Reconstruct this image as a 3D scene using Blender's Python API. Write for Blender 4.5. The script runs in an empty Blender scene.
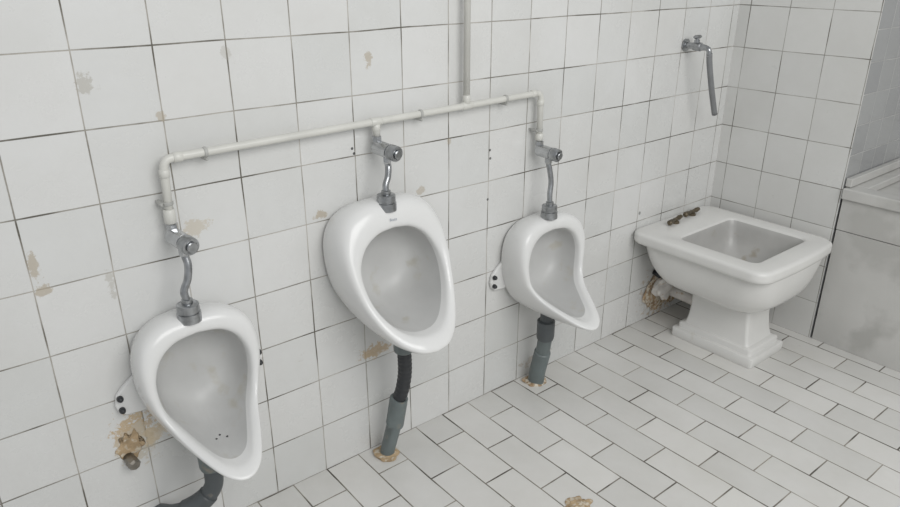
import bpy, math, random
from mathutils import Vector, Matrix, noise
from mathutils.bvhtree import BVHTree
random.seed(4)
COL=bpy.context.scene.collection
D=1.56;H=1.41
# ---------------------------------------------------------------- helpers
def mesh_obj(name,verts,faces,mat,smooth=True,parent=None,sub=0,bevel=0,label=None,sharp=None):
    me=bpy.data.meshes.new(name);me.from_pydata([tuple(v) for v in verts],[],faces);me.update()
    import bmesh
    bm=bmesh.new();bm.from_mesh(me);bmesh.ops.recalc_face_normals(bm,faces=bm.faces);bm.to_mesh(me);bm.free()
    if smooth:
        for p in me.polygons:p.use_smooth=True
        if sharp:me.set_sharp_from_angle(angle=math.radians(sharp))
    ob=bpy.data.objects.new(name,me);COL.objects.link(ob)
    if mat:me.materials.append(mat)
    if parent:ob.parent=parent
    if bevel:
        b=ob.modifiers.new('b','BEVEL');b.width=bevel;b.segments=3;b.limit_method='ANGLE';b.angle_limit=math.radians(40)
    if sub:
        s=ob.modifiers.new('s','SUBSURF');s.levels=sub;s.render_levels=sub
    if label:ob["label"]=label
    return ob
def empty(name,loc,label,cat,group=None):
    e=bpy.data.objects.new(name,None);COL.objects.link(e);e.location=loc;e.empty_display_size=.05
    e["label"]=label;e["category"]=cat
    if group:e["group"]=group
    return e
def tag(o,label,cat,group=None):
    o["label"]=label;o["category"]=cat
    if group:o["group"]=group
    return o
def attach(o,root):
    o.parent=root;o.matrix_parent_inverse=Matrix.Translation(root.location).inverted()
    return o
def join_geo(parts):
    V=[];F=[]
    for v,f in parts:
        n=len(V);V+=list(v);F+=[tuple(i+n for i in g) for g in f]
    return V,F
def box(x0,x1,y0,y1,z0,z1):
    v=[(x,y,z) for x in(x0,x1) for y in(y0,y1) for z in(z0,z1)]
    return v,[(0,1,3,2),(4,6,7,5),(0,4,5,1),(2,3,7,6),(0,2,6,4),(1,5,7,3)]
def loft(loops,cap0=True,cap1=True):
    n=len(loops[0]);V=[p for l in loops for p in l];F=[]
    for i in range(len(loops)-1):
        for j in range(n):
            k=(j+1)%n;F.append((i*n+j,i*n+k,(i+1)*n+k,(i+1)*n+j))
    def fan(base,flip):
        c=sum((Vector(V[base+j]) for j in range(n)),Vector())/n
        V.append(tuple(c));ci=len(V)-1
        for j in range(n):
            k=(j+1)%n;F.append((base+j,base+k,ci) if flip else (base+k,base+j,ci))
    if cap0:fan(0,False)
    if cap1:fan((len(loops)-1)*n,True)
    return V,F
def catmull(P,per=8):
    P=[Vector(p) for p in P];Q=[]
    for i in range(len(P)-1):
        a=P[i-1] if i>0 else 2*P[0]-P[1];b=P[i];c=P[i+1];d=P[i+2] if i+2<len(P) else 2*P[-1]-P[-2]
        for k in range(per):
            t=k/per
            Q.append(.5*((2*b)+(-a+c)*t+(2*a-5*b+4*c-d)*t*t+(-a+3*b-3*c+d)*t**3))
    Q.append(P[-1]);return Q
def sweep(pts,r,seg=20):
    pts=[Vector(p) for p in pts];n=len(pts)
    if not hasattr(r,'__len__'):r=[r]*n
    T=[]
    for i in range(n):
        a=pts[max(i-1,0)];b=pts[min(i+1,n-1)];d=b-a
        T.append(d.normalized() if d.length>1e-9 else (T[-1] if T else Vector((0,0,1))))
    up=Vector((0,0,1)) if abs(T[0].z)<.9 else Vector((1,0,0))
    N=(up-T[0]*up.dot(T[0])).normalized();loops=[]
    for i in range(n):
        N=(N-T[i]*N.dot(T[i])).normalized();B=T[i].cross(N)
        loops.append([tuple(pts[i]+r[i]*(math.cos(a)*N+math.sin(a)*B)) for a in [2*math.pi*k/seg for k in range(seg)]])
    return loft(loops)
def fillet(P,rad=.02,seg=6):
    P=[Vector(p) for p in P];Q=[P[0]]
    for i in range(1,len(P)-1):
        a=(P[i-1]-P[i]);b=(P[i+1]-P[i]);r=min(rad,a.length*.45,b.length*.45)
        p0=P[i]+a.normalized()*r;p1=P[i]+b.normalized()*r
        for k in range(seg+1):
            t=k/seg;Q.append((1-t)**2*p0+2*t*(1-t)*P[i]+t*t*p1)
    Q.append(P[-1]);return Q
def prof(p0,p1,profile,seg=28):
    p0=Vector(p0);p1=Vector(p1);d=(p1-p0);ax=d.normalized()
    up=Vector((0,0,1)) if abs(ax.z)<.9 else Vector((1,0,0))
    N=(up-ax*up.dot(ax)).normalized();B=ax.cross(N);loops=[]
    for t,r in profile:
        c=p0+d*t
        loops.append([tuple(c+r*(math.cos(a)*N+math.sin(a)*B)) for a in [2*math.pi*k/seg for k in range(seg)]])
    return loft(loops)
# ---------------------------------------------------------------- materials
def newmat(name):
    m=bpy.data.materials.new(name);m.use_nodes=True;nt=m.node_tree
    return m,nt,nt.nodes['Principled BSDF']
def simple(name,col,rough=.4,metal=0,var=.06,scale=12,bump=0,bscale=60,dirt=None,dirt_thr=.62):
    m,nt,b=newmat(name);N=nt.nodes;L=nt.links
    tc=N.new('ShaderNodeTexCoord');nz=N.new('ShaderNodeTexNoise');nz.inputs['Scale'].default_value=scale;nz.inputs['Detail'].default_value=6
    L.new(tc.outputs['Object'],nz.inputs['Vector'])
    cr=N.new('ShaderNodeValToRGB');cr.color_ramp.elements[0].position=.3;cr.color_ramp.elements[1].position=.7
    cr.color_ramp.elements[0].color=tuple(c*(1-var) for c in col)+(1,);cr.color_ramp.elements[1].color=tuple(min(1,c*(1+var)) for c in col)+(1,)
    L.new(nz.outputs['Fac'],cr.inputs['Fac']);out=cr.outputs['Color']
    if dirt:
        n2=N.new('ShaderNodeTexNoise');n2.inputs['Scale'].default_value=scale*1.7;n2.inputs['Detail'].default_value=8
        L.new(tc.outputs['Object'],n2.inputs['Vector'])
        r2=N.new('ShaderNodeValToRGB');r2.color_ramp.elements[0].position=dirt_thr;r2.color_ramp.elements[1].position=dirt_thr+.12
        L.new(n2.outputs['Fac'],r2.inputs['Fac'])
        mx=N.new('ShaderNodeMixRGB');mx.inputs['Color2'].default_value=dirt+(1,)
        L.new(r2.outputs['Color'],mx.inputs['Fac']);L.new(out,mx.inputs['Color1']);out=mx.outputs['Color']
    L.new(out,b.inputs['Base Color'])
    b.inputs['Roughness'].default_value=rough;b.inputs['Metallic'].default_value=metal
    if bump:
        n3=N.new('ShaderNodeTexNoise');n3.inputs['Scale'].default_value=bscale;n3.inputs['Detail'].default_value=4
        L.new(tc.outputs['Object'],n3.inputs['Vector'])
        bp=N.new('ShaderNodeBump');bp.inputs['Strength'].default_value=bump;bp.inputs['Distance'].default_value=.004
        L.new(n3.outputs['Fac'],bp.inputs['Height']);L.new(bp.outputs['Normal'],b.inputs['Normal'])
    return m
def tile_mat(name,swz,phase,bw,rh,mortar,offs,c1,c2,cm,rough=.18,stains=(),dirt=.35,dirtcol=(.33,.29,.23),big=.08,cm2=None,wob=.006,dthr=.66):
    m,nt,b=newmat(name);N=nt.nodes;L=nt.links
    geo=N.new('ShaderNodeNewGeometry');sp=N.new('ShaderNodeSeparateXYZ');L.new(geo.outputs['Position'],sp.inputs[0])
    cb=N.new('ShaderNodeCombineXYZ')
    L.new(sp.outputs[swz[0]],cb.inputs[0]);L.new(sp.outputs[swz[1]],cb.inputs[1])
    ad=N.new('ShaderNodeVectorMath');ad.operation='SUBTRACT';ad.inputs[1].default_value=(phase[0]-40*bw,phase[1]-40*rh,0)
    L.new(cb.outputs[0],ad.inputs[0])
    wn=N.new('ShaderNodeTexNoise');wn.inputs['Scale'].default_value=3.0;L.new(cb.outputs[0],wn.inputs['Vector'])
    ws=N.new('ShaderNodeVectorMath');ws.operation='SUBTRACT';ws.inputs[1].default_value=(.5,.5,.5);L.new(wn.outputs['Color'],ws.inputs[0])
    wm=N.new('ShaderNodeVectorMath');wm.operation='SCALE';wm.inputs['Scale'].default_value=wob;L.new(ws.outputs[0],wm.inputs[0])
    wa=N.new('ShaderNodeVectorMath');wa.operation='ADD';L.new(ad.outputs[0],wa.inputs[0]);L.new(wm.outputs[0],wa.inputs[1])
    br=N.new('ShaderNodeTexBrick');br.offset=offs;br.offset_frequency=2;br.squash=1
    br.inputs['Scale'].default_value=1;br.inputs['Brick Width'].default_value=bw;br.inputs['Row Height'].default_value=rh
    br.inputs['Mortar Size'].default_value=mortar;br.inputs['Mortar Smooth'].default_value=.3;br.inputs['Bias'].default_value=0
    br.inputs['Color1'].default_value=c1+(1,);br.inputs['Color2'].default_value=c2+(1,)
    L.new(wa.outputs[0],br.inputs['Vector'])
    gn=N.new('ShaderNodeTexNoise');gn.inputs['Scale'].default_value=7;gn.inputs['Detail'].default_value=5;L.new(cb.outputs[0],gn.inputs['Vector'])
    gr=N.new('ShaderNodeValToRGB');gr.color_ramp.elements[0].position=.38;gr.color_ramp.elements[1].position=.62
    gr.color_ramp.elements[0].color=cm+(1,);gr.color_ramp.elements[1].color=(cm2 or tuple(min(1,c*2.6) for c in cm))+(1,)
    L.new(gn.outputs['Fac'],gr.inputs['Fac']);L.new(gr.outputs['Color'],br.inputs['Mortar'])
    jw=N.new('ShaderNodeMapRange');jw.inputs['From Min'].default_value=.3;jw.inputs['From Max'].default_value=.7
    jw.inputs['To Min'].default_value=mortar*1.3;jw.inputs['To Max'].default_value=mortar*.7;L.new(gn.outputs['Fac'],jw.inputs['Value'])
    L.new(jw.outputs[0],br.inputs['Mortar Size'])
    col=br.outputs['Color']
    n1=N.new('ShaderNodeTexNoise');n1.inputs['Scale'].default_value=2.2;n1.inputs['Detail'].default_value=7;n1.inputs['Roughness'].default_value=.65
    L.new(cb.outputs[0],n1.inputs['Vector'])
    r1=N.new('ShaderNodeValToRGB');r1.color_ramp.elements[0].position=.35;r1.color_ramp.elements[1].position=.75
    r1.color_ramp.elements[0].color=(1,1,1,1);r1.color_ramp.elements[1].color=(1-big,1-big*1.05,1-big*1.2,1)
    L.new(n1.outputs['Fac'],r1.inputs['Fac'])
    mu=N.new('ShaderNodeMixRGB');mu.blend_type='MULTIPLY';mu.inputs['Fac'].default_value=1
    L.new(col,mu.inputs['Color1']);L.new(r1.outputs['Color'],mu.inputs['Color2']);col=mu.outputs['Color']
    n2=N.new('ShaderNodeTexNoise');n2.inputs['Scale'].default_value=16;n2.inputs['Detail'].default_value=9;n2.inputs['Roughness'].default_value=.7
    L.new(cb.outputs[0],n2.inputs['Vector'])
    r2=N.new('ShaderNodeValToRGB');r2.color_ramp.elements[0].position=dthr;r2.color_ramp.elements[1].position=dthr+.08
    r2.color_ramp.elements[1].color=(dirt,dirt,dirt,1)
    L.new(n2.outputs['Fac'],r2.inputs['Fac'])
    md=N.new('ShaderNodeMixRGB');md.inputs['Color2'].default_value=dirtcol+(1,)
    L.new(r2.outputs['Color'],md.inputs['Fac']);L.new(col,md.inputs['Color1']);col=md.outputs['Color']
    if stains:
        sn=N.new('ShaderNodeTexNoise');sn.inputs['Scale'].default_value=42;sn.inputs['Detail'].default_value=9;sn.inputs['Roughness'].default_value=.75
        L.new(cb.outputs[0],sn.inputs['Vector'])
    for (u,v,ru,rv,c,s,hard) in stains:
        a=N.new('ShaderNodeVectorMath');a.operation='SUBTRACT';a.inputs[1].default_value=(u,v,0);L.new(cb.outputs[0],a.inputs[0])
        d=N.new('ShaderNodeVectorMath');d.operation='DIVIDE';d.inputs[1].default_value=(ru,rv,1);L.new(a.outputs[0],d.inputs[0])
        l=N.new('ShaderNodeVectorMath');l.operation='LENGTH';L.new(d.outputs[0],l.inputs[0])
        e=N.new('ShaderNodeMath');e.operation='MULTIPLY_ADD';e.inputs[1].default_value=0 if hard else 4.6;L.new(sn.outputs['Fac'],e.inputs[0]);e.inputs[2].default_value=0 if hard else -2.3
        g=N.new('ShaderNodeMath');g.operation='ADD';L.new(l.outputs['Value'],g.inputs[0]);L.new(e.outputs[0],g.inputs[1])
        mr=N.new('ShaderNodeMapRange');mr.inputs['From Min'].default_value=.95;mr.inputs['From Max'].default_value=.75 if hard else .7
        mr.inputs['To Min'].default_value=0;mr.inputs['To Max'].default_value=s;mr.clamp=True;L.new(g.outputs[0],mr.inputs['Value'])
        mm=N.new('ShaderNodeMixRGB');mm.inputs['Color2'].default_value=c+(1,)
        L.new(mr.outputs[0],mm.inputs['Fac']);L.new(col,mm.inputs['Color1']);col=mm.outputs['Color']
    L.new(col,b.inputs['Base Color'])
    rr=N.new('ShaderNodeMapRange');rr.inputs['To Min'].default_value=rough;rr.inputs['To Max'].default_value=.9
    L.new(br.outputs['Fac'],rr.inputs['Value'])
    ra=N.new('ShaderNodeMath');ra.operation='MULTIPLY_ADD';ra.inputs[1].default_value=.25;L.new(n1.outputs['Fac'],ra.inputs[0]);L.new(rr.outputs[0],ra.inputs[2])
    L.new(ra.outputs[0],b.inputs['Roughness'])
    inv=N.new('ShaderNodeMath');inv.operation='SUBTRACT';inv.inputs[0].default_value=1;L.new(br.outputs['Fac'],inv.inputs[1])
    bp=N.new('ShaderNodeBump');bp.inputs['Strength'].default_value=.6;bp.inputs['Distance'].default_value=.002
    L.new(inv.outputs[0],bp.inputs['Height'])
    un=N.new('ShaderNodeTexNoise');un.inputs['Scale'].default_value=9;L.new(cb.outputs[0],un.inputs['Vector'])
    b2=N.new('ShaderNodeBump');b2.inputs['Strength'].default_value=.25;b2.inputs['Distance'].default_value=.004
    L.new(un.outputs['Fac'],b2.inputs['Height']);L.new(bp.outputs['Normal'],b2.inputs['Normal'])
    L.new(b2.outputs['Normal'],b.inputs['Normal'])
    return m
TAN=(.42,.36,.27);ORG=(.50,.36,.20);DK=(.04,.04,.04);GR=(.42,.40,.35);LT=(.55,.50,.41)
stn=[(.325,1.183,.016,.024,GR,.6,0),(.165,.835,.011,.034,TAN,.7,0),(.172,.775,.018,.014,TAN,.7,0),(.499,.838,.032,.024,LT,.7,0),(.475,.805,.010,.020,TAN,.6,0),
 (.821,.798,.019,.013,TAN,.75,0),(.989,1.180,.013,.018,TAN,.65,0),(.968,.338,.052,.024,ORG,.75,0),(.285,.372,.055,.050,ORG,.85,0),(.29,.34,.05,.06,LT,.75,0),(.33,.345,.035,.03,(.62,.5,.33),.6,0),
 (.928,.957,.0045,.0045,DK,.9,1),(.933,.943,.0045,.0045,DK,.9,1),(1.41,.876,.0045,.0045,DK,.9,1),(1.412,.850,.005,.005,DK,.8,1),
 (1.405,.72,.005,.005,DK,.8,1),(1.144,.80,.018,.013,TAN,.55,0),(2.43,.12,.14,.12,(.45,.34,.22),.85,0),
 (1.66,.05,.07,.025,(.4,.33,.25),.5,0),(2.2,.5,.008,.008,DK,.6,1),(.30,.75,.010,.03,GR,.5,0),(.62,1.22,.012,.016,GR,.4,0),(.462,1.10,.010,.012,TAN,.6,0),(1.25,.93,.010,.010,TAN,.5,0)]
M_wall=tile_mat('white_wall_tiles',(0,2),(.31,.0),.1565,.156,.0016,0,(.70,.70,.69),(.65,.655,.645),(.14,.13,.11),stains=stn,rough=.15,cm2=(.50,.475,.43),big=.11)
M_wallr=tile_mat('white_side_tiles',(1,2),(-.515,.0),.156,.156,.0015,0,(.685,.685,.67),(.625,.625,.61),(.18,.17,.15),rough=.18,cm2=(.46,.45,.42),big=.11)
M_reveal=tile_mat('grey_reveal_tiles',(0,2),(2.7,.64),.11,.11,.0016,0,(.36,.365,.365),(.31,.315,.32),(.48,.48,.47),rough=.05,cm2=(.42,.42,.41))
M_floor=tile_mat('floor_tiles',(1,0),(.0,.01),.230,.110,.0023,.5,(.73,.722,.70),(.645,.64,.62),(.11,.10,.085),rough=.20,dirt=.5,dirtcol=(.34,.30,.24),big=.14,cm2=(.36,.335,.29),wob=.009)
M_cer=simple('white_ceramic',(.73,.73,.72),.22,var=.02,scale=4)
M_bowl=simple('shaded_bowl_glaze',(.51,.51,.50),.42,var=.06,scale=9,dirt=(.47,.455,.41),dirt_thr=.6)  # inner shade of the bowl put into a greyer base colour, blotched by noise
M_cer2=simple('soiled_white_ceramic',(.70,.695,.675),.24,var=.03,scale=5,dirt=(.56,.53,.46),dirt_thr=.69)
M_bas=simple('shaded_soiled_basin_glaze',(.46,.455,.44),.35,var=.08,scale=9,dirt=(.38,.35,.30),dirt_thr=.6)  # basin's inner shade painted as a darker base, with soiled patches over it
M_chr=simple('chrome',(.52,.53,.54),.2,metal=1,var=.15,scale=30)
M_chrd=simple('dull_chrome',(.38,.39,.40),.28,metal=1,var=.25,scale=60)
M_pipe=simple('cream_painted_pipe',(.62,.615,.575),.35,var=.05,scale=14,dirt=(.38,.33,.27),dirt_thr=.7)
M_gpvc=simple('dark_grey_pvc',(.085,.095,.10),.42,var=.15,scale=14,dirt=(.22,.2,.17),dirt_thr=.66)
M_gpvc2=simple('greenish_grey_pvc',(.14,.165,.165),.45,var=.15,scale=14,dirt=(.28,.25,.20),dirt_thr=.62)
M_blk=simple('black_rubber',(.025,.027,.030),.45,var=.2,scale=20)
M_clip=simple('pale_grey_clip',(.42,.42,.40),.45,var=.1,scale=20)
M_hose=simple('grey_hose',(.20,.205,.21),.5,var=.1,scale=20)
M_brass=simple('dull_dark_bronze',(.13,.105,.07),.42,metal=.6,var=.3,scale=50)
M_plast=simple('orange_plaster',(.42,.31,.19),.95,var=.25,scale=40,bump=.8,bscale=90,dirt=(.6,.54,.44),dirt_thr=.52)
M_plug=simple('tarnished_metal_plug',(.26,.24,.21),.35,metal=.8,var=.3,scale=50)
M_rag=simple('soiled_white_rag',(.80,.77,.73),.9,var=.12,scale=30,bump=.6,bscale=50,dirt=(.55,.42,.28),dirt_thr=.6)
M_rust=simple('rust_brown_rubble',(.40,.28,.17),.95,var=.4,scale=40,bump=1,bscale=70,dirt=(.66,.60,.50),dirt_thr=.46)
M_marb=simple('grey_marble',(.53,.525,.505),.2,var=.10,scale=3.0,dirt=(.44,.435,.415),dirt_thr=.50)
M_ink=simple('blue_grey_ink',(.25,.29,.35),.4,var=.02)
M_hole=simple('dark_hole',(.06,.06,.06),.8,var=.02)
# ---------------------------------------------------------------- room
def structure(name,geo,mat,smooth=False,bevel=0):
    o=mesh_obj(name,geo[0],geo[1],mat,smooth=smooth,bevel=bevel);o["kind"]="structure";return o
structure('floor',box(-2.0,3.5,-3.2,.12,-.1,0),M_floor)
structure('wall_back',box(-2.0,3.5,0,.12,0,2.5),M_wall)
wr=structure('wall_right',box(2.70,3.5,-.52,0,0,2.5),M_wallr)
wr.data.materials.append(M_reveal)
for p in wr.data.polygons:
    if abs(p.normal.y)>.9:p.material_index=1
structure('wall_alcove',box(3.35,3.5,-3.2,-.52,.0,2.5),M_wallr)
led=empty('marble_ledge',(3.0,-1.2,0),'grey marble-clad low ledge with shallow rim beside tiled wall end','ledge')
attach(mesh_obj('front_panel',*box(2.702,2.735,-2.4,-.527,.0,.468),M_marb,smooth=False,bevel=.002),led)
attach(mesh_obj('upper_panel',*box(2.700,2.73,-2.4,-.527,.4705,.590),M_marb,smooth=False,bevel=.002),led)
attach(mesh_obj('core',*box(2.737,3.345,-2.4,-.527,.0,.604),M_marb,smooth=False),led)
attach(mesh_obj('top_slab',*join_geo([box(2.686,2.76,-2.4,-.525,.592,.634),box(2.76,3.345,-.585,-.525,.605,.634),box(3.25,3.345,-2.4,-.585,.605,.634)]),M_marb,smooth=False,bevel=.005),led)
attach(mesh_obj('upstand',*box(2.705,3.345,-.545,-.523,.636,.668),M_marb,smooth=False,bevel=.003),led)

# ---------------------------------------------------------------- urinals
PER=5
def outline(ctrl,cx):
    h=catmull(ctrl,PER)
    right=[(cx+p.x,-p.z,p.y) for p in h]
    left=[(cx-p.x,-p.z,p.y) for p in h[1:-1]][::-1]
    return [Vector(p) for p in right+left]
def urinal(cx,dz,O,I,B,zc,sx,ears,label,holes=False,depth_k=1.0):
    sc=lambda C:[(x*sx,z+dz,o*depth_k) for x,z,o in C]
    O_=outline(sc(O),cx);I_=outline(sc(I),cx);B_=outline(sc(B),cx)
    ctr=Vector((cx,0,zc+dz))
    def lerp(a,b,t,bul=0):
        out=[]
        for p,q in zip(a,b):
            v=p.lerp(q,t);r=Vector((v.x-ctr.x,0,v.z-ctr.z));out.append(v+r*bul)
        return out
    off=lambda L,d:[p+Vector((0,-d,0)) for p in L]
    loops=[B_,lerp(B_,O_,.12,.01),lerp(B_,O_,.4,.045),lerp(B_,O_,.72,.042),lerp(B_,O_,.92,.018),off(lerp(O_,I_,.10),.007),off(lerp(O_,I_,.40),.014),off(lerp(O_,I_,.75),.013),off(lerp(O_,I_,.93),.008),lerp(O_,I_,1.0)]
    n_rim=len(loops)
    tgt=Vector((cx,-.014,zc+dz))
    for fx,fo in [(.005,.10),(.02,.25),(.045,.45),(.09,.64),(.17,.80),(.30,.91),(.50,.97),(.75,.995),(.9,1.0)]:
        loops.append([Vector((p.x+(tgt.x-p.x)*fx,p.y+(tgt.y-p.y)*fo,p.z+(tgt.z-p.z)*fx)) for p in I_])
    V,F=loft(loops)
    root=empty('urinal',(cx,0,min(v.z for v in B_)),label,'urinal','wall urinals')
    bvh=BVHTree.FromPolygons([Vector(v) for v in V],F)
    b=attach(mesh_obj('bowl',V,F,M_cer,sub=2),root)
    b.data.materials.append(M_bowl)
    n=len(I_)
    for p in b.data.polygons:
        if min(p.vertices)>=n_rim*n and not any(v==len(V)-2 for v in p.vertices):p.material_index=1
    if ears:
        ex=1+(sx-1)*.45
        for s in(-1,1):
            pts=[(.085,.070),(.125,.060),(.158,.034),(.176,.016),(.182,-.010),(.177,-.030),(.162,-.041),(.13,-.045),(.08,-.045)]
            zb=.478+dz
            L0=[(cx+s*x*ex,-.001,zb+z) for x,z in pts];L1=[(cx+s*x*ex,-.014,zb+z) for x,z in pts]
            attach(mesh_obj('mounting_lug',*loft([L0,L1]),M_cer,smooth=False,bevel=.005),root)
            for k,zz in enumerate((.009,-.022)):
                c=Vector((cx+s*.170*ex,-.014,zb+zz))
                attach(mesh_obj('screw',*prof(c,c+Vector((0,-.014,0)),[(0,.0074),(.45,.0074),(.8,.0055),(1,.002)],16),M_blk,label='black screw cap'),root)
    if holes:
        for dx,oo in((0,.150),(.012,.166),(-.012,.160)):
            hit=bvh.ray_cast(Vector((cx+dx,-oo*depth_k,zc+dz)),Vector((0,0,-1)))
            if hit[0]:
                p=hit[0];nn=hit[1]
                if nn.z<0:nn=-nn
                attach(mesh_obj('drain_hole',*prof(p-nn*.001,p+nn*.0018,[(0,.0024),(1,.0024)],12),M_hole),root)
    return root,bvh
O1=[(0,.680,.090),(.068,.674,.093),(.117,.645,.100),(.137,.597,.106),(.138,.540,.109),(.126,.487,.116),(.104,.440,.148),(.078,.403,.214),(.050,.373,.272),(.022,.357,.298),(0,.353,.304)]
I1=[(0,.636,.095),(.052,.628,.098),(.088,.601,.103),(.106,.558,.107),(.107,.513,.110),(.098,.470,.118),(.079,.436,.146),(.057,.408,.200),(.035,.388,.250),(.015,.379,.268),(0,.377,.272)]
B1=[(0,.667,.001),(.064,.658,.001),(.109,.628,.001),(.128,.582,.001),(.131,.530,.001),(.125,.475,.001),(.108,.425,.001),(.082,.383,.001),(.045,.353,.001),(.02,.343,.001),(0,.340,.001)]
O2=[(0,.832,.088),(.078,.827,.090),(.136,.799,.096),(.168,.748,.110),(.175,.682,.134),(.164,.612,.166),(.138,.548,.210),(.100,.500,.255),(.052,.474,.286),(0,.466,.294)]
I2=[(0,.762,.106),(.056,.754,.108),(.102,.727,.115),(.129,.684,.128),(.135,.640,.150),(.125,.592,.178),(.101,.552,.210),(.069,.525,.239),(.034,.513,.257),(0,.510,.262)]
B2=[(0,.820,.001),(.088,.815,.001),(.148,.787,.001),(.173,.735,.001),(.172,.665,.001),(.155,.600,.001),(.122,.540,.001),(.085,.490,.001),(.045,.455,.001),(0,.445,.001)]
urinal(.437,-.010,O1,I1,B1,.525,1.0,True,'white ceramic wall urinal with side lugs above a black curved drain',holes=True)
u2,bvh2=urinal(.978,-.005,O2,I2,B2,.645,.92,False,'larger white ceramic wall urinal with wide rounded rim, mounted higher')
urinal(1.604,-.036,O1,I1,B1,.525,1.08,True,'white ceramic wall urinal with side lugs above a grey straight drain')
cu=bpy.data.curves.new('maker_mark','FONT');cu.body='Roca';cu.size=.011;cu.align_x='CENTER'
tmp=bpy.data.objects.new('tmp',cu);COL.objects.link(tmp);bpy.context.view_layer.update()
me=bpy.data.meshes.new_from_object(tmp);bpy.data.objects.remove(tmp)
mx_=.972
hit=bvh2.ray_cast(Vector((mx_,-.6,.780)),Vector((0,1,0)))
mk=bpy.data.objects.new('maker_mark',me);COL.objects.link(mk);me.materials.clear();me.materials.append(M_ink)
hn=hit[1] if hit[1].y<0 else -hit[1]
ang=math.atan2(-hn.y,hn.z)
mk.matrix_world=Matrix.Translation(hit[0]+hn*.003)@Matrix.Rotation(ang,4,'X')
mk.parent=u2;mk.matrix_parent_inverse=Matrix.Translation(u2.location).inverted()

# ---------------------------------------------------------------- flush valves
def flush_valve(x,zv,xc,zc,wig,label):
    root=empty('flush_valve',(x,-.03,zv),label,'valve','flush valves')
    c0=Vector((x-.002,-.024,zv+.005));c1=Vector((x+.012,-.112,zv-.003));d=(c1-c0)
    attach(mesh_obj('valve_body',*prof(c0,c1,[(0,.0095),(.01,.0165),(.05,.0192),(.60,.0192),(.61,.0172),(.66,.0172)]),M_chr,sharp=35),root)
    attach(mesh_obj('inlet_nut',*prof((x,-.03,zv+.034),(x,-.03,zv+.008),[(0,.0105),(.05,.0130),(.6,.0130),(.62,.0110),(1,.0110)],6),M_chr,smooth=False),root)
    attach(mesh_obj('push_button',*prof(c0+d*.66,c1,[(0,.0170),(.02,.0205),(.70,.0205),(.78,.0192),(.79,.0145),(.72,.0145),(.72,.0122),(.95,.0122),(1,.0105)]),M_chrd,sharp=35,label='chrome push button'),root)
    s=c0+d*.50+Vector((0,0,-.012));e=Vector((xc,-.085,zc+.035))
    pts=[s,s+Vector((.001,0,-.022))]
    for t,w in wig:pts.append(s.lerp(e,t)+Vector((w,0,0)))
    pts.append(e)
    attach(mesh_obj('flush_tube',*sweep(catmull(pts,8),.0086),M_chrd,label='bent dull metal flush tube'),root)
    attach(mesh_obj('tube_nut',*prof(s+Vector((0,0,.002)),s+Vector((0,0,-.022)),[(0,.0116),(.8,.0116),(1,.0096)],6),M_chr,smooth=False),root)
    attach(mesh_obj('inlet_collar',*prof((xc,-.085,zc+.042),(xc,-.085,zc-.012),[(0,.010),(.03,.0125),(.2,.0125),(.22,.0225),(.25,.0245),(.52,.0250),(.54,.0235),(.60,.0235),(.62,.0265),(1,.0275)],32),M_chrd,sharp=35,label='chrome spud collar'),root)
flush_valve(.440,.838,.430,.668,[(.35,.008),(.6,.005),(.8,-.005)],'chrome push flush valve above the curved-drain urinal')
flush_valve(.986,.954,.972,.815,[(.35,.005),(.6,.004),(.8,-.002)],'chrome push flush valve fitted above the larger urinal')
flush_valve(1.592,.850,1.596,.654,[(.3,.004),(.55,.008),(.8,.001)],'chrome push flush valve with long bent tube')

# ---------------------------------------------------------------- supply pipe
sp=empty('water_supply_pipe',(1.29,-.03,1.028),'cream painted surface water pipe with three drops along tiled wall','pipe')
zL,zR=1.016,1.034;PR=.0094
def zz(x):return zL+(zR-zL)*(x-.442)/(1.583-.442)
attach(mesh_obj('horizontal_run',*sweep(fillet([(.438,-.03,.871),(.442,-.03,zL),(1.588,-.03,zR),(1.590,-.03,.885)],.022),PR),M_pipe),sp)
attach(mesh_obj('riser',*sweep([(1.288,-.03,2.49),(1.290,-.03,zz(1.29))],PR),M_pipe),sp)
attach(mesh_obj('branch_drop',*sweep([(.985,-.03,zz(.985)),(.986,-.03,.987)],PR),M_pipe),sp)
def fit(a,b,r=.0112):
    attach(mesh_obj('fitting',*prof(a,b,[(0,r*.85),(.06,r),(.94,r),(1,r*.85)],24),M_pipe),sp)
fit((.4415,-.03,zL-.022),(.441,-.03,zL-.040));fit((.464,-.03,zL),(.484,-.03,zL+.0005))
fit((1.588,-.03,zR-.022),(1.588,-.03,zR-.040));fit((1.566,-.03,zR),(1.547,-.03,zR))
fit((.968,-.03,zz(.968)),(1.002,-.03,zz(1.002)));fit((.985,-.03,zz(.985)-.006),(.985,-.03,zz(.985)-.024))
fit((1.273,-.03,zz(1.273)),(1.307,-.03,zz(1.307)));fit((1.29,-.03,zz(1.29)+.006),(1.29,-.03,zz(1.29)+.03))
fit((.438,-.03,.905),(.438,-.03,.872),.0130);fit((1.590,-.03,.908),(1.590,-.03,.886),.0125)
def clip(x,z,vert=False):
    g=[]
    if not vert:
        g.append(prof((x-.004,-.03,z),(x+.004,-.03,z),[(0,.0106),(.2,.0117),(.8,.0117),(1,.0106)],20))
        g.append(box(x-.0035,x+.0035,-.032,-.001,z-.018,z-.009))
        g.append(prof((x,-.038,z-.016),(x,-.012,z-.016),[(0,.002),(.1,.0035),(1,.0035)],10))
    else:
        g.append(prof((x,-.03,z-.004),(x,-.03,z+.004),[(0,.0106),(.2,.0117),(.8,.0117),(1,.0106)],20))
        g.append(box(x-.018,x-.009,-.032,-.001,z-.0035,z+.0035))
        g.append(prof((x-.016,-.038,z),(x-.016,-.012,z),[(0,.002),(.1,.0035),(1,.0035)],10))
    attach(mesh_obj('pipe_clip',*join_geo(g),M_clip,smooth=False,label='small grey pipe clip'),sp)
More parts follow.
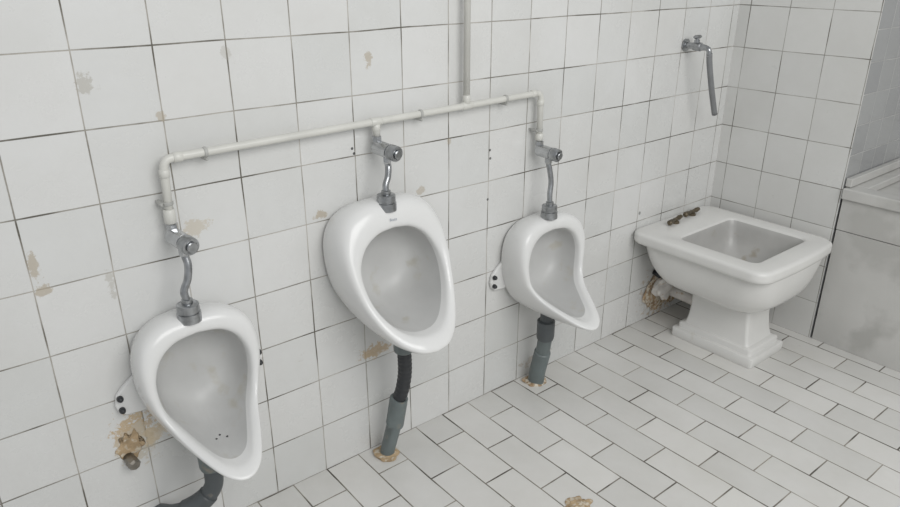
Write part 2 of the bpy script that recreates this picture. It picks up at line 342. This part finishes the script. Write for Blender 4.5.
clip(.535,zz(.535));clip(1.128,zz(1.128));clip(1.44,zz(1.44));clip(.439,.918,True);clip(1.589,.918,True)

# ---------------------------------------------------------------- drains
def drain(label,base):
    return empty('drain_pipe',base,label,'drain pipe','urinal drains')
d1=drain('black curved waste pipe bending from urinal into tiled wall',(.42,-.1,.2))
p=catmull([(.420,-.105,.290),(.422,-.105,.245),(.418,-.103,.205),(.395,-.095,.172),(.355,-.080,.150),(.325,-.055,.135),(.31,-.02,.12),(.305,-.002,.112)],6)
attach(mesh_obj('bend',*sweep(p,.0225),M_gpvc,label='dark grey bent pipe'),d1)
attach(mesh_obj('coupling',*prof((.419,-.105,.328),(.421,-.105,.262),[(0,.024),(.3,.024),(.32,.029),(.9,.029),(1,.027)]),M_gpvc2,sharp=35,label='stained grey coupling'),d1)
p=p[16:26];attach(mesh_obj('bend_sleeve',*sweep(p,[.0255]*len(p)),M_gpvc),d1)
d2=drain('grey and black jointed waste pipe entering floor beside wall',(.99,-.05,0))
attach(mesh_obj('coupling',*prof((.998,-.105,.450),(1.0,-.105,.375),[(0,.021),(.45,.021),(.47,.029),(.93,.029),(1,.026)]),M_gpvc2,sharp=35,label='grey coupling'),d2)
p=catmull([(1.0,-.105,.385),(1.003,-.104,.34),(1.004,-.10,.29),(.998,-.092,.235),(.985,-.082,.19)],14)
attach(mesh_obj('flexible_tube',*sweep(p,[.0205+.0006*math.sin(i*1.57) for i in range(len(p))]),M_blk,label='black flexible tube'),d2)
attach(mesh_obj('sleeve',*sweep([(.992,-.086,.212),(.9915,-.085,.209),(.980,-.076,.12),(.979,-.075,.117),(.978,-.074,.113),(.960,-.060,.02),(.958,-.060,.0)],[.022,.0275,.0275,.0275,.0230,.0220,.0220]),M_gpvc2,sharp=50,label='greenish grey sleeve'),d2)
d3=drain('grey jointed waste pipe with stained end entering floor',(1.63,-.04,0))
attach(mesh_obj('coupling',*prof((1.590,-.105,.308),(1.592,-.103,.205),[(0,.021),(.3,.021),(.32,.0305),(.9,.0305),(1,.028)]),M_gpvc,sharp=35,label='dark grey coupling'),d3)
attach(mesh_obj('sleeve',*sweep([(1.592,-.103,.22),(1.594,-.101,.205),(1.598,-.092,.160),(1.600,-.088,.146),(1.600,-.087,.142),(1.606,-.062,.05),(1.608,-.055,.0)],[.024,.0245,.0245,.0245,.029,.029,.029]),M_gpvc2,sharp=50,label='greenish grey sleeve'),d3)

def lump(name,c,r,mat,label,cat,seed=0,amp=.35,sq=(1,1,1),parent=None,res=(26,16),half=False):
    nu,nv=res;loops=[]
    for i in range(1,nv):
        ph=math.pi*i/nv;L=[]
        for j in range(nu):
            th=2*math.pi*j/nu
            d=Vector((math.sin(ph)*math.cos(th),math.sin(ph)*math.sin(th),math.cos(ph)))
            n=noise.noise(Vector((d.x*1.6+seed,d.y*1.6,d.z*1.6)))*amp+noise.noise(Vector((d.x*4+seed,d.y*4,d.z*4)))*amp*.6
            q=d*r*(1+n);q=Vector((q.x*sq[0],q.y*sq[1],q.z*sq[2]))+Vector(c)
            q.z=max(q.z,.0005)
            q.y=min(q.y,-.0008)
            L.append(tuple(q))
        loops.append(L)
    V,F=loft(loops)
    o=mesh_obj(name,V,F,mat,sub=1)
    if label:tag(o,label,cat)
    return o
lump('plaster_lump',(.958,-.055,.004),.038,M_plast,'crumbly orange plaster packed around pipe end at floor','plaster',1,half=True,sq=(1,1,.35))
lump('plaster_lump',(1.608,-.05,.002),.042,M_rust,'brown crumbling mortar around waste pipe at floor','plaster',3,half=True,sq=(1.1,.9,.28))
lump('plaster_patch',(.272,-.0005,.335),.026,M_plast,'orange plaster smear around capped stub on tiles','plaster',5,amp=1.2,sq=(.9,.05,1.2))
lump('floor_debris',(1.247,-.575,.0),.035,M_plast,'small crumbly heap of plaster debris on floor tiles','debris',8,half=True,amp=.8,sq=(1.2,.8,.2))
st=empty('capped_pipe_stub',(.27,0,.30),'tarnished metal capped pipe stub sticking out of tiled wall','pipe stub')
attach(mesh_obj('stub',*prof((.262,0,.305),(.264,-.030,.301),[(0,.013),(1,.013)]),M_plug),st)
attach(mesh_obj('cap',*prof((.263,-.016,.303),(.267,-.038,.300),[(0,.013),(.1,.0150),(.75,.0150),(1,.011)],8),M_plug,smooth=False),st)

hw=empty('broken_wall_hole',(2.47,0,.12),'ragged broken hole in tiles with rag, pale pipe and rusty edges','wall damage')
attach(lump('rubble',(2.44,-.003,.12),.125,M_rust,None,None,11,amp=.6,sq=(1.05,.05,.85)),hw)
attach(lump('rag',(2.400,-.026,.145),.060,M_rag,None,None,15,amp=.7,sq=(1.2,.5,.9)),hw)
attach(mesh_obj('waste_pipe',*sweep(catmull([(2.44,-.002,.11),(2.44,-.05,.108),(2.442,-.11,.105),(2.444,-.17,.10)],5),.024),M_rag,label='pale waste pipe'),hw)
attach(mesh_obj('pipe_end',*prof((2.345,0,.210),(2.347,-.035,.203),[(0,.012),(.9,.014),(1,.010)]),M_blk,label='black pipe end'),hw)

# ---------------------------------------------------------------- pedestal fixture
def rrect(cx,cy,hx,hy,z,r,k=9,bow=0):
    P=[]
    for sx,sy,a0 in((1,1,0),(-1,1,90),(-1,-1,180),(1,-1,270)):
        for i in range(k):
            a=math.radians(a0+90*i/(k-1))
            P.append((sx*(hx-r)+r*math.cos(a),sy*(hy-r)+r*math.sin(a)))
    Q=[];n=len(P)
    for i in range(n):
        Q.append(P[i])
        if i%k==k-1:
            a=P[i];b=P[(i+1)%n]
            for t in(.2,.4,.6,.8):Q.append((a[0]+(b[0]-a[0])*t,a[1]+(b[1]-a[1])*t))
    return [(cx+x,cy+y-(bow*(1-(x/hx)**2) if y<0 else 0),z) for x,y in Q]
bd=empty('pedestal_sink',(2.42,-.3,0),'white ceramic square pedestal bidet with brass tap remains','sink')
X=2.404
low=[(.117,.172,-.325,0,.012),(.119,.174,-.325,.003,.012),(.119,.174,-.325,.036,.012),(.116,.171,-.325,.040,.012),(.105,.158,-.325,.0415,.012),(.103,.156,-.325,.046,.012),(.103,.156,-.325,.060,.012),(.100,.152,-.325,.064,.012),(.091,.138,-.323,.066,.012),(.088,.134,-.323,.072,.012),(.084,.128,-.322,.10,.012),(.081,.123,-.32,.15,.013),(.082,.123,-.318,.195,.015),(.086,.128,-.316,.208,.025)]
mid_=[(.092,.133,-.315,.213,.04),(.152,.184,-.303,.226,.09),(.194,.220,-.294,.254,.11),(.217,.242,-.289,.296,.105),(.228,.254,-.287,.340,.095),(.232,.259,-.286,.378,.08),(.234,.262,-.284,.394,.07)]
mid=[]
cm=catmull([(a,b,c) for a,b,c,_,_ in mid_],3);cz=catmull([(d,e,0) for _,_,_,d,e in mid_],3)
for a,b in zip(cm,cz):mid.append((a.x,a.y,a.z,b.x,b.y))
top_=[(.248,.268,-.279,.397,.060),(.256,.274,-.278,.400,.056),(.260,.277,-.278,.406,.054),(.261,.277,-.278,.414,.054),(.261,.277,-.278,.430,.054),(.260,.276,-.278,.435,.053),(.257,.273,-.278,.439,.052),(.252,.268,-.278,.442,.050),(.245,.261,-.278,.443,.046),
 (.190,.163,-.325,.443,.032),(.186,.159,-.325,.4415,.032),(.182,.156,-.325,.436,.032),(.178,.152,-.325,.415,.034),(.171,.145,-.325,.37,.038),(.156,.131,-.325,.325,.048),(.128,.105,-.325,.298,.055),(.09,.075,-.325,.285,.05),(.04,.035,-.325,.281,.025)]
spec=low+mid+top_
loops=[rrect(X,cy,hx,hy,z,r,bow=(.014 if .21<z and hx>.2 else 0)) for hx,hy,cy,z,r in spec]
V,F=loft(loops)
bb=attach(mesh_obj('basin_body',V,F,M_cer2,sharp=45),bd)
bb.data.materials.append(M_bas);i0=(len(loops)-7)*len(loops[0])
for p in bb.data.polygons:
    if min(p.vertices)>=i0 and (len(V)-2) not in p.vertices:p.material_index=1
attach(mesh_obj('waste_hole',*prof((X,-.325,.280),(X,-.325,.285),[(0,.024),(.8,.024),(1,.018)]),M_chrd),bd)
for tx,ty,rot in((2.352,-.062,10),(2.486,-.048,4)):
    g=[prof((tx,ty,.4425),(tx,ty,.452),[(0,.018),(.6,.018),(1,.014)]),prof((tx,ty,.451),(tx,ty,.462),[(0,.009),(.8,.009),(1,.007)],12)]
    a=math.radians(rot);dx=Vector((math.cos(a),math.sin(a),0));c=Vector((tx,ty,.456))
    g.append(prof(c-dx*.056,c+dx*.054,[(0,.006),(.05,.0105),(.25,.0105),(.30,.0075),(.78,.0075),(.82,.010),(1,.008)],12))
    attach(mesh_obj('tap_remains',*join_geo(g),M_brass,sharp=35,label='tarnished brass tap remains'),bd)

# ---------------------------------------------------------------- wall tap with hose
tp=empty('wall_tap',(2.37,0,1.12),'chrome wall tap with grey rubber hose hanging from it','tap')
tx=2.366;tz=1.120
attach(mesh_obj('tap_body',*join_geo([prof((tx,0,tz),(tx,-.010,tz),[(0,.022),(.7,.022),(1,.016)]),prof((tx,-.01,tz),(tx,-.088,tz-.003),[(0,.0115),(.35,.0115),(.38,.0155),(.72,.0155),(.75,.012),(1,.010)]),
  sweep(fillet([(tx,-.080,tz-.003),(tx,-.100,tz-.006),(tx+.003,-.103,tz-.032)],.014),.0095)]),M_chrd,sharp=35),tp)
attach(mesh_obj('tap_handle',*join_geo([prof((tx,-.048,tz+.012),(tx,-.048,tz+.030),[(0,.010),(.5,.010),(.55,.007),(1,.007)]),prof((tx-.022,-.048,tz+.032),(tx+.022,-.048,tz+.032),[(0,.004),(.2,.007),(.8,.007),(1,.004)],12)]),M_chrd,sharp=35),tp)
attach(mesh_obj('hose',*sweep(catmull([(tx+.002,-.103,tz-.022),(tx+.014,-.103,tz-.065),(tx+.052,-.103,tz-.16),(tx+.094,-.103,tz-.252)],8),.0105),M_hose,label='grey rubber hose'),tp)

# ---------------------------------------------------------------- camera & light
cam=bpy.data.cameras.new('camera');co=bpy.data.objects.new('camera',cam);COL.objects.link(co)
cam.sensor_width=36;cam.lens=706/900*36
co.location=(0,-D,H);co.rotation_euler=(math.radians(90-22.6),0,math.radians(-38.8));cam.clip_start=.02
bpy.context.scene.camera=co
w=bpy.data.worlds.new('w');bpy.context.scene.world=w;w.use_nodes=True
w.node_tree.nodes['Background'].inputs[0].default_value=(.95,.975,1,1);w.node_tree.nodes['Background'].inputs[1].default_value=.50
def area(name,loc,target,size,power,col=(1,1,1)):
    l=bpy.data.lights.new(name,'AREA');l.shape='RECTANGLE';l.size=size[0];l.size_y=size[1];l.energy=power;l.color=col
    o=bpy.data.objects.new(name,l);COL.objects.link(o);o.location=loc
    o.rotation_euler=(Vector(target)-Vector(loc)).to_track_quat('-Z','Y').to_euler()
area('window_light',(.9,-2.9,2.5),(1.8,0,.3),(2.4,1.6),62,(1,.995,.98))
bpy.context.scene.view_settings.view_transform='Standard'
